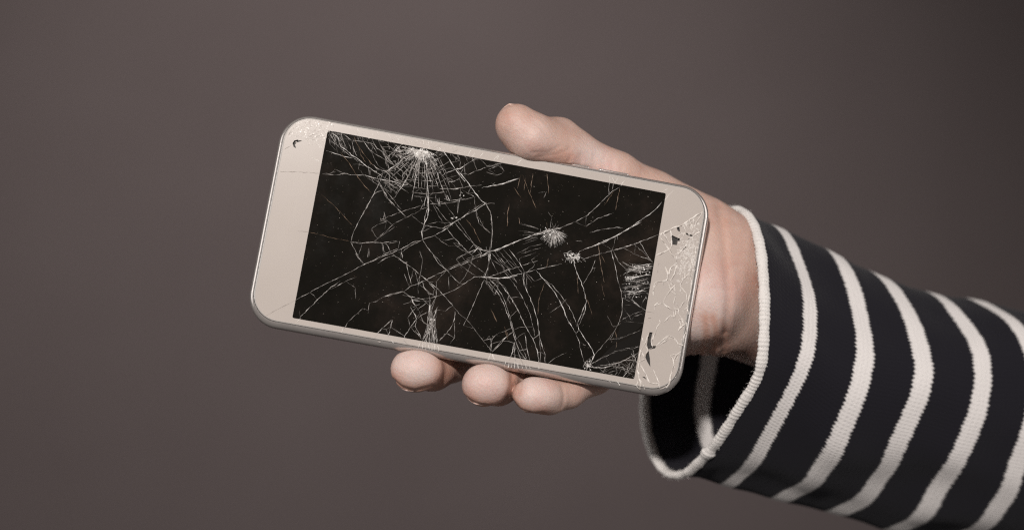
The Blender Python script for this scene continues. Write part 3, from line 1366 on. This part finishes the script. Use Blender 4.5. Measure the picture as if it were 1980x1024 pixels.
def chain(pts, k=3.0, into=None, kj=4.0, flat=None):
    """pts: (px, py, y, r) -> own field, then merged"""
    c = [P(*q[:3]) for q in pts]
    r = [q[3] for q in pts]
    sl = box_of(np.array(c), max(r) + 12)
    X = grid(sl)
    loc_ = None
    for i in range(len(c) - 1):
        d = round_cone(X, c[i], c[i + 1], r[i], r[i + 1])
        loc_ = d if loc_ is None else smin(loc_, d, k)
    return sl, loc_, X


# forearm and wrist: flattened (deeper across the picture than into it)
def limb(a, b, ra, rb, sq, k):
    a, b = P(*a), P(*b)
    sl = box_of(np.array([a, b]), max(ra, rb) + 12)
    X = grid(sl)
    S = [X[0], X[1] * sq, X[2]]
    d = round_cone(S, np.array([a[0], a[1] * sq, a[2]]), np.array([b[0], b[1] * sq, b[2]]), ra, rb) / math.sqrt(sq)
    add(FIELD, sl, d, k)


limb((1345, 540, 29), (1366, 545, 30), 22.2, 21.8, 1.30, 3)
limb((1366, 545, 30), (1560, 650, 53), 21.8, 16.5, 1.2, 5)
limb((1560, 640, 52), (1740, 745, 78), 17.5, 20.0, 1.1, 5)
# palm behind the phone
limb((1345, 535, 28), (1180, 515, 27), 22.5, 30.0, 2.0, 10)
limb((1180, 515, 27), (1075, 500, 27), 30.0, 31.0, 2.4, 10)
# heel of the hand and ball of the thumb
for px, py, y, rx, ry, rz, k in ((1345, 578, 17, 15, 12, 15, 5), (1345, 480, 25, 16, 11, 13, 6), (1270, 445, 25, 17, 10, 12, 6)):
    c = P(px, py, y)
    sl = box_of(np.array([c]), 32)
    add(FIELD, sl, ellipsoid(grid(sl), c, (rx, ry, rz)), k)

# thumb
sl, d, X = chain([(1012, 258, 9.5, 5.8), (1078, 276, 15.0, 7.8), (1112, 300, 16, 7.0), (1152, 321, 17.5, 7.0),
                  (1190, 340, 19, 7.7), (1260, 384, 24, 8.4), (1345, 442, 28, 10.5)], 3.0)
pad = smin(round_cone(X, P(997, 240, 5.5), P(1030, 268, 4.6), 6.4, 6.8), round_cone(X, P(1030, 268, 4.6), P(1086, 296, 7.0), 6.5, 4.2), 2.0)
d = smin(d, pad, 6.5)
d = smin(d, round_cone(X, P(1034, 270, 6.5), P(1112, 301, 13.5), 6.6, 6.9), 4.0)
add(FIELD, sl, d, 6.0)

FINGERS = [
    # index: straight along the back of the phone
    ([(905, 420, 17.2, 6.2), (960, 425, 18.5, 7.2), (1010, 430, 20, 7.8), (1090, 440, 26, 9.0)], None, 'x'),
    # middle
    ([(803, 715, 0.5, 6.6), (836, 711, 9.0, 7.0), (872, 694, 17.5, 7.3), (985, 620, 24.0, 8.0), (1085, 520, 27, 9.4)],
     ((806, 713, -0.4), (8.2, 7.0, 6.7)), 'm'),
    # ring
    ([(938, 744, 0.0, 6.4), (962, 742, 6.5, 6.6), (992, 730, 13.5, 6.6), (1080, 652, 22.5, 7.6), (1130, 555, 27, 9.2)],
     ((941, 743, -0.8), (7.7, 6.8, 6.5)), 'r'),
    # little finger
    ([(1030, 764, 0.0, 5.3), (1062, 766, 3.5, 5.4), (1098, 757, 8.5, 5.1), (1150, 725, 15.5, 5.9), (1200, 670, 22, 7.0), (1190, 590, 27, 8.5)],
     ((1036, 764, -0.6), (7.4, 5.6, 5.4)), 'l'),
]
for pts, padq, nm in FINGERS:
    sl, d, X = chain(pts, 2.5)
    if padq:
        d = smin(d, ellipsoid(X, P(*padq[0]), padq[1]), 2.5)
    # keep neighbouring fingers apart near the tips, fuse them with the palm further in
    FIELD[sl] = smin(FIELD[sl], d, 0.5)

# creases: (polyline in the picture, depth mm, width mm, y from, y to)
NAILROOT = [[(764, 731), (780, 744), (802, 751), (838, 743)], [(900, 764), (924, 777), (958, 783), (975, 778)], [(992, 772), (1006, 788), (1030, 796), (1050, 795)]]
CREASES = [
    (NAILROOT[0], 0.55, 0.45, -20, 9), (NAILROOT[1], 0.5, 0.45, -20, 8), (NAILROOT[2], 0.45, 0.45, -20, 8),
    ([(1088, 320), (1100, 310), (1104, 298), (1100, 286)], 0.35, 0.7, -20, 10),
    ([(1030, 297), (1060, 296), (1085, 283)], 0.28, 0.5, -20, 12),
    ([(1040, 304), (1075, 299), (1098, 290)], 0.25, 0.5, -20, 12),
    ([(1125, 300), (1124, 330)], 0.25, 1.0, -20, 12),
    ([(1150, 302), (1149, 335)], 0.25, 1.2, -20, 12),
    ([(1186, 312), (1184, 345)], 0.3, 1.2, -20, 16),
    ([(1205, 322), (1204, 350)], 0.22, 1.0, -20, 17),
    ([(1396, 400), (1400, 480), (1404, 560), (1400, 640)], 0.85, 1.7, -20, 30),
    ([(1420, 430), (1424, 520), (1422, 620)], 0.22, 1.6, -20, 30),
    ([(1362, 695), (1361, 650), (1352, 596)], 0.75, 1.2, -20, 34),
    ([(1386, 690), (1381, 645), (1366, 600)], 0.65, 1.1, -20, 34),
    ([(1408, 682), (1400, 645), (1384, 612)], 0.45, 1.0, -20, 34),
    ([(1345, 695), (1346, 655), (1340, 620)], 0.45, 1.0, -20, 34),
    ([(1374, 690), (1371, 660), (1364, 630)], 0.35, 0.7, -20, 34),
    ([(1330, 560), (1350, 552), (1392, 560)], 0.25, 1.3, -20, 30),
    ([(1034, 236), (1042, 250)], 0.16, 0.4, -20, 10), ([(1040, 240), (1049, 256)], 0.16, 0.4, -20, 10), ([(1046, 246), (1056, 264)], 0.16, 0.4, -20, 10),
    ([(1052, 252), (1062, 270)], 0.16, 0.4, -20, 10), ([(1028, 232), (1035, 246)], 0.16, 0.4, -20, 10),
    ([(1138, 296), (1136, 330)], 0.18, 0.8, -20, 13), ([(1170, 306), (1168, 342)], 0.18, 0.8, -20, 15),
    ([(990, 722), (986, 745), (975, 775)], 0.35, 0.7, -20, 6),
    ([(1086, 745), (1090, 765), (1086, 785)], 0.35, 0.7, -20, 9),
    ([(1004, 712), (1008, 738), (1000, 762)], 0.3, 0.8, -20, 14),
]
for poly, dep, wd, y0, y1 in CREASES:
    w3 = np.array([P(a, c, (max(y0, -4) + y1) / 2 if y1 < 25 else 14) for a, c in poly])
    a = np.maximum(((w3.min(0) - 4 - lo) / VOX).astype(int), 0)
    b = np.minimum(((w3.max(0) + 4 - lo) / VOX).astype(int) + 1, shape)
    ya = max(0, int((y0 - lo[1]) / VOX))
    yb = min(shape[1], int((y1 - lo[1]) / VOX))
    sl = (slice(a[0], b[0]), slice(ya, yb), slice(a[2], b[2]))
    gx, gz = np.meshgrid(AX[0][sl[0]], AX[2][sl[2]], indexing='ij')
    dd = np.full(gx.shape, 1e9)
    for s, e in zip(w3[:-1], w3[1:]):
        ex, ez = e[0] - s[0], e[2] - s[2]
        t = np.clip(((gx - s[0]) * ex + (gz - s[2]) * ez) / (ex * ex + ez * ez), 0, 1)
        dd = np.minimum(dd, np.hypot(gx - s[0] - t * ex, gz - s[2] - t * ez))
    if y1 == 34:                                       # these run out towards the palm
        z0, z1 = w3[-1][2], w3[0][2]
        dep = dep * np.clip((gz - z0) / (z1 - z0), 0, 1)
    FIELD[sl] += (dep * np.exp(-(dd / wd) ** 2))[:, None, :].astype(np.float32)

# press the flesh against the phone: take the phone's own body out of the field
full = tuple(slice(0, n) for n in shape)
X = grid(full)
q = [X[i] - TW[i] for i in range(3)]
lu = RW[0, 0] * q[0] + RW[1, 0] * q[1] + RW[2, 0] * q[2]
lw = RW[0, 1] * q[0] + RW[1, 1] * q[1] + RW[2, 1] * q[2]
lv = -(RW[0, 2] * q[0] + RW[1, 2] * q[1] + RW[2, 2] * q[2])
rr = 3.4
bx = np.maximum(np.abs(lu) - (LW - rr), 0)
by = np.maximum(np.abs(lv) - (LH - rr), 0)
bz = np.maximum(np.abs(lw - 3.6) - 0.15, 0)
pd = np.sqrt(bx * bx + by * by + bz * bz) - rr - 0.12
FIELD = -smin(-FIELD, pd, 1.2)
vg = openvdb.FloatGrid(30.0)
vg.copyFromArray(np.ascontiguousarray(FIELD))
pts, tris, quads = vg.convertToPolygons(0.0, 0.0)
hv = (np.asarray(pts, float) * VOX + lo) / 1000
hf = [tuple(int(i) for i in f[::-1]) for f in quads] + [tuple(int(i) for i in f[::-1]) for f in tris]
PADS = [(1025, 255, -14, 15), (1060, 285, -10, 10), (803, 715, -6, 10), (938, 744, -6, 9.5), (1030, 764, -5, 9), (1352, 585, 6, 17), (1150, 325, 8, 10)]
mm = hv * 1000
pale = np.zeros(len(mm))
for px, py, y, r in PADS:
    d_ = np.linalg.norm(mm - P(px, py, y), axis=1)
    pale = np.maximum(pale, np.clip(1.35 - d_ / r, 0, 1))
pale = pale * pale * (3 - 2 * pale)
flush = np.zeros(len(mm))
FOLD = [(q, 2.6, 0.75, 4) for q in NAILROOT] + [([(1362, 690), (1361, 650), (1354, 610)], 1.6, 0.7, 18), ([(1386, 690), (1381, 645), (1368, 610)], 1.6, 0.7, 18),
        ([(1408, 682), (1400, 645), (1388, 618)], 1.6, 0.5, 18), ([(1398, 430), (1403, 560), (1400, 640)], 1.8, 0.25, 18),
        ([(845, 745), (862, 718), (858, 700)], 3.0, 0.6, 6), ([(985, 772), (996, 748), (990, 728)], 2.5, 0.6, 6), ([(1090, 322), (1104, 305)], 1.2, 0.4, 8)]
for q, wd_, amt, y in FOLD:
    w3 = [P(a, c, y) for a, c in q]
    dd = np.full(len(mm), 1e9)
    for s_, e_ in zip(w3[:-1], w3[1:]):
        ex, ez = e_[0] - s_[0], e_[2] - s_[2]
        t_ = np.clip(((mm[:, 0] - s_[0]) * ex + (mm[:, 2] - s_[2]) * ez) / (ex * ex + ez * ez), 0, 1)
        dd = np.minimum(dd, np.hypot(mm[:, 0] - s_[0] - t_ * ex, mm[:, 2] - s_[2] - t_ * ez))
    flush = np.maximum(flush, amt * np.exp(-(dd / wd_) ** 2) * (mm[:, 1] < 32))
hand = mesh_obj("hand", hv, hf, M_SKIN, None, smooth=True)
hand.data.attributes.new("flush", 'FLOAT', 'POINT').data.foreach_set("value", flush.astype(np.float32))
hand.data.attributes.new("pale", 'FLOAT', 'POINT').data.foreach_set("value", pale.astype(np.float32))
to_parent(hand, person)
sm_ = hand.modifiers.new("soften", 'SMOOTH')
sm_.factor = 0.5
sm_.iterations = 3


# fingernails on the far side of the fingertips
def nail(tip, axis_to, back, wid, ln, r, push=0.4):
    """tip: centre of the fingertip, axis_to: point further down the finger, back: outward direction of the nail"""
    t, a = P(*tip), P(*axis_to)
    ax = (t - a) / np.linalg.norm(t - a)
    up = np.array(back, float)
    up -= ax * (up @ ax)
    up /= np.linalg.norm(up)
    sd = np.cross(ax, up)
    vs_, fs_ = [], []
    NU, NV = 9, 9
    for lay in (0.0, -0.5):
        for j in range(NV):
            s = j / (NV - 1)
            ww = wid * (0.92 + 0.08 * math.sin(math.pi * s))
            if s > 0.8:
                ww *= math.sqrt(max(0.0, 1 - ((s - 0.8) / 0.24) ** 2))
            if s < 0.15:
                ww *= 0.75 + 0.25 * s / 0.15
            for i in range(NU):
                x = (i / (NU - 1) * 2 - 1)
                ang = x * ww / r
                rad = r + lay + push
                p = t + ax * (-ln * 0.55 + ln * s) + up * (rad * math.cos(ang) - 1.3 * s * s) + sd * (rad * math.sin(ang))
                vs_.append(p / 1000)
    m = NU * NV
    for l_ in (0, m):
        for j in range(NV - 1):
            for i in range(NU - 1):
                q_ = (l_ + j * NU + i, l_ + j * NU + i + 1, l_ + (j + 1) * NU + i + 1, l_ + (j + 1) * NU + i)
                fs_.append(q_ if l_ == 0 else q_[::-1])
    rim = [j * NU for j in range(NV)] + [(NV - 1) * NU + i for i in range(1, NU)] + \
          [j * NU + NU - 1 for j in range(NV - 2, -1, -1)] + [i for i in range(NU - 2, 0, -1)]
    for a_, b_ in zip(rim, rim[1:] + rim[:1]):
        fs_.append((a_, b_, m + b_, m + a_))
    o = mesh_obj("fingernail", vs_, fs_, M_NAIL, None, smooth=True)
    o.parent = hand


nail((1000, 243, 6.0), (1076, 285, 14), (0.35, 0.75, 0.55), 5.6, 12, 6.6, -0.1)
nail((803, 715, 0.5), (880, 694, 14.5), (-0.15, 0.55, -0.85), 4.6, 10, 6.7)
nail((938, 744, 0), (1000, 733, 12.5), (-0.15, 0.5, -0.85), 4.4, 9.5, 6.5)
nail((1030, 764, 0), (1098, 757, 8.5), (-0.1, 0.5, -0.85), 3.7, 8, 5.4)
nail((905, 420, 17.2), (960, 425, 18.5), (0, 1, 0), 4.2, 9.5, 6.1)

# ---------------------------------------------------------------- sleeve
NEAR = [
    [(1405, 410), (1432, 407), (1456, 433), (1470, 480), (1477, 550), (1478, 620), (1474, 690), (1462, 735), (1425, 795), (1388, 852), (1352, 893), (1322, 916)],
    [(1500, 445), (1524, 468), (1546, 520), (1562, 575), (1567, 625), (1561, 670), (1545, 720), (1521, 770), (1494, 818), (1466, 872), (1440, 912), (1405, 941)],
    [(1604, 492), (1628, 512), (1652, 562), (1666, 620), (1671, 680), (1664, 730), (1645, 785), (1621, 842), (1600, 888), (1576, 925), (1546, 950), (1505, 966)],
    [(1686, 528), (1718, 548), (1748, 592), (1772, 645), (1782, 700), (1776, 755), (1756, 808), (1733, 858), (1716, 903), (1690, 942), (1658, 968), (1612, 990)],
    [(1798, 568), (1830, 585), (1864, 626), (1888, 672), (1897, 725), (1890, 785), (1872, 840), (1848, 890), (1826, 930), (1798, 972), (1766, 1002), (1722, 1026)],
    [(1876, 582), (1912, 594), (1952, 622), (1984, 668), (2000, 725), (1998, 790), (1984, 850), (1964, 905), (1946, 950), (1916, 992), (1884, 1024), (1836, 1046)],
]
FAR0 = [(1290, 913), (1264, 878), (1250, 832), (1246, 770), (1252, 700), (1272, 610), (1304, 520), (1345, 450), (1380, 418)]
FAR1 = [(1392, 915), (1376, 878), (1364, 830), (1361, 775), (1370, 710), (1390, 630), (1420, 550), (1450, 490), (1478, 456)]
for k in (1, 2):
    NEAR.append([(a + 98, c + 26) for a, c in NEAR[-1]])


def ring_ctrl(k):
    near = NEAR[k]
    ym, yd = 43 + 6.5 * k, 36.0
    n = len(near)
    out = [P(a, c, ym - yd * math.sin(math.pi * i / (n - 1))) for i, (a, c) in enumerate(near)]
    if k == 0:
        far = FAR0
    elif k == 1:
        far = FAR1
    else:                                              # carry ring 1's far side along
        dx0, dy0 = near[-1][0] - NEAR[1][-1][0], near[-1][1] - NEAR[1][-1][1]
        dx1, dy1 = near[0][0] - NEAR[1][0][0], near[0][1] - NEAR[1][0][1]
        m = len(FAR1)
        far = [(a + dx0 + (dx1 - dx0) * i / (m - 1), c + dy0 + (dy1 - dy0) * i / (m - 1)) for i, (a, c) in enumerate(FAR1)]
    m = len(far)
    out += [P(a, c, ym + yd * math.sin(math.pi * (i + 1) / (m + 1))) for i, (a, c) in enumerate(far)]
    return np.array(out)


def cr(p0, p1, p2, p3, t):
    return 0.5 * ((2 * p1) + (-p0 + p2) * t + (2 * p0 - 5 * p1 + 4 * p2 - p3) * t * t + (-p0 + 3 * p1 - 3 * p2 + p3) * t ** 3)


CT = [ring_ctrl(k) for k in range(len(NEAR))]
nc = len(CT[0])
SUB = 6
RING = []
for c in CT:
    rg = []
    for i in range(nc):
        for s in range(SUB):
            rg.append(cr(c[i - 1], c[i], c[(i + 1) % nc], c[(i + 2) % nc], s / SUB))
    RING.append(np.array(rg))
NR = nc * SUB
RS = 10
rows, vco = [], []
for k in range(len(RING) - 1):
    r0, r1, r2, r3 = RING[max(k - 1, 0)], RING[k], RING[k + 1], RING[min(k + 2, len(RING) - 1)]
    for s in range(RS):
        rows.append(cr(r0, r1, r2, r3, s / RS))
        vco.append(k + s / RS)
rows.append(RING[-1])
vco.append(len(RING) - 1)
rows = np.array(rows)
# slight ripple of soft cloth between the stripes
for j in range(len(rows)):
    c = rows[j].mean(0)
    rad = rows[j] - c
    rad /= np.linalg.norm(rad, axis=1)[:, None]
    th = np.arange(NR) / NR * 2 * math.pi
    rip = 0.5 * np.sin(3 * th + vco[j] * 1.1) + 0.3 * np.sin(7 * th + 2.0 * math.sin(vco[j] * 1.7)) + 0.12 * np.sin(11 * th - vco[j] * 2.3)
    rip += 0.22 * np.cos(2 * math.pi * vco[j])
    ii = np.arange(NR)
    for i0, amp, wd in ((44 + 2.5 * math.sin(vco[j] * 1.3), 0.9, 5.0), (56 + 2.0 * math.sin(vco[j] * 1.9 + 1), 1.1, 4.0), (30 + 3 * math.sin(vco[j] * 0.9), 0.5, 6.0)):
        rip += amp * (np.exp(-((ii - i0) / wd) ** 2) - 0.8 * np.exp(-((ii - i0 - 2.0 * wd) / wd) ** 2))
    rows[j] = rows[j] + rad * (rip * min(1, vco[j] * 2))[:, None]
seg = np.linalg.norm(np.diff(np.vstack([rows[10], rows[10][:1]]), axis=0), axis=1)
ulen = np.concatenate([[0], np.cumsum(seg)]) / 1000
sv, sf, suv = [], [], []
for rg in rows:
    sv += list(rg / 1000)
for j in range(len(rows) - 1):
    for i in range(NR):
        i2 = (i + 1) % NR
        sf.append((j * NR + i, j * NR + i2, (j + 1) * NR + i2, (j + 1) * NR + i))
        suv += [(ulen[i], vco[j]), (ulen[i + 1], vco[j]), (ulen[i + 1], vco[j + 1]), (ulen[i], vco[j + 1])]
sleeve = mesh_obj("striped_sleeve", sv, sf, M_KNIT, None, smooth=True)
ul = sleeve.data.uv_layers.new(name="knit")
ul.data.foreach_set("uv", [x for q in suv for x in q])
to_parent(sleeve, person)
so = sleeve.modifiers.new("cloth_thickness", 'SOLIDIFY')
so.thickness = 0.0014
so.offset = SLEEVE_SIDE = 0.0

# rolled white hem: a soft rope round the cuff with knit lumps
hv_, hf_, huv = [], [], []
r0 = RING[0]
NT = 12
c0 = r0.mean(0)
hh = []
for i in range(NR):
    tg = r0[(i + 1) % NR] - r0[i - 1]
    tg /= np.linalg.norm(tg)
    ou = r0[i] - c0
    ou -= tg * (ou @ tg)
    ou /= np.linalg.norm(ou)
    al = np.cross(tg, ou)
    hh.append((r0[i], ou, al))
FINE = 8
KNOT = CT[0][9] * 0.5 + CT[0][10] * 0.5            # where the hem's seam is sewn over
HN = NR * FINE
acc = 0.0
prev = None
for i in range(HN):
    a, f = divmod(i, FINE)
    f /= FINE
    p = hh[a][0] * (1 - f) + hh[(a + 1) % NR][0] * f
    ou = hh[a][1] * (1 - f) + hh[(a + 1) % NR][1] * f
    al = hh[a][2] * (1 - f) + hh[(a + 1) % NR][2] * f
    if prev is not None:
        acc += np.linalg.norm(p - prev)
    prev = p
    lump = 1 + 0.05 * math.sin(acc / 1.4 * 2 * math.pi + 0.9 * math.sin(acc * 0.7)) + 0.05 * math.sin(acc * 0.9) + 0.04 * math.sin(acc * 0.37 + 1)
    lump += 0.45 * math.exp(-((np.linalg.norm(p - KNOT)) / 1.6) ** 2)
    for j in range(NT):
        b = 2 * math.pi * j / NT
        hv_.append((p + ou * (1.35 * lump * math.cos(b)) + al * (1.95 * lump * math.sin(b))) / 1000)
    hh_acc = acc
    huv.append(acc / 1000)
for i in range(HN):
    i2 = (i + 1) % HN
    for j in range(NT):
        j2 = (j + 1) % NT
        hf_.append((i * NT + j, i2 * NT + j, i2 * NT + j2, i * NT + j2))
hem = mesh_obj("hem", hv_, hf_, M_HEM, None, smooth=True)
ul = hem.data.uv_layers.new(name="knit")
fl_ = []
for i in range(HN):
    ua, ub = huv[i], (huv[i + 1] if i + 1 < HN else huv[i] + 0.0004)
    for j in range(NT):
        fl_ += [ua, j / NT, ub, j / NT, ub, (j + 1) / NT, ua, (j + 1) / NT]
ul.data.foreach_set("uv", fl_)
hem.parent = sleeve

# loose fibres standing off the hem
rf = np.random.default_rng(11)
fv, ff = [], []
for i in range(900):
    a = int(rf.integers(0, NR))
    p, ou, al = hh[a]
    b = rf.uniform(-0.5, 3.6)
    dr = ou * math.cos(b) + al * math.sin(b)
    tgv = np.cross(ou, al)
    p0 = p + ou * 1.3 * math.cos(b) + al * 1.9 * math.sin(b) + tgv * rf.uniform(-0.8, 0.8)
    d1 = dr * rf.uniform(0.3, 0.8) + tgv * rf.uniform(-0.6, 0.6)
    d2 = d1 + dr * rf.uniform(-0.1, 0.5) + tgv * rf.uniform(-0.6, 0.6)
    w = np.cross(d1, dr + 0.3 * ou)
    w = w / (np.linalg.norm(w) + 1e-9) * 0.03
    k = len(fv)
    fv += [(p0 - w) / 1000, (p0 + w) / 1000, (p0 + d1 + w) / 1000, (p0 + d1 - w) / 1000, (p0 + d2) / 1000]
    ff += [(k, k + 1, k + 2, k + 3), (k + 3, k + 2, k + 4)]
fib = mesh_obj("hem_fibres", fv, ff, M_HEM)
fib["kind"] = "stuff"
fib.data.uv_layers.new(name="knit")
fib.parent = sleeve
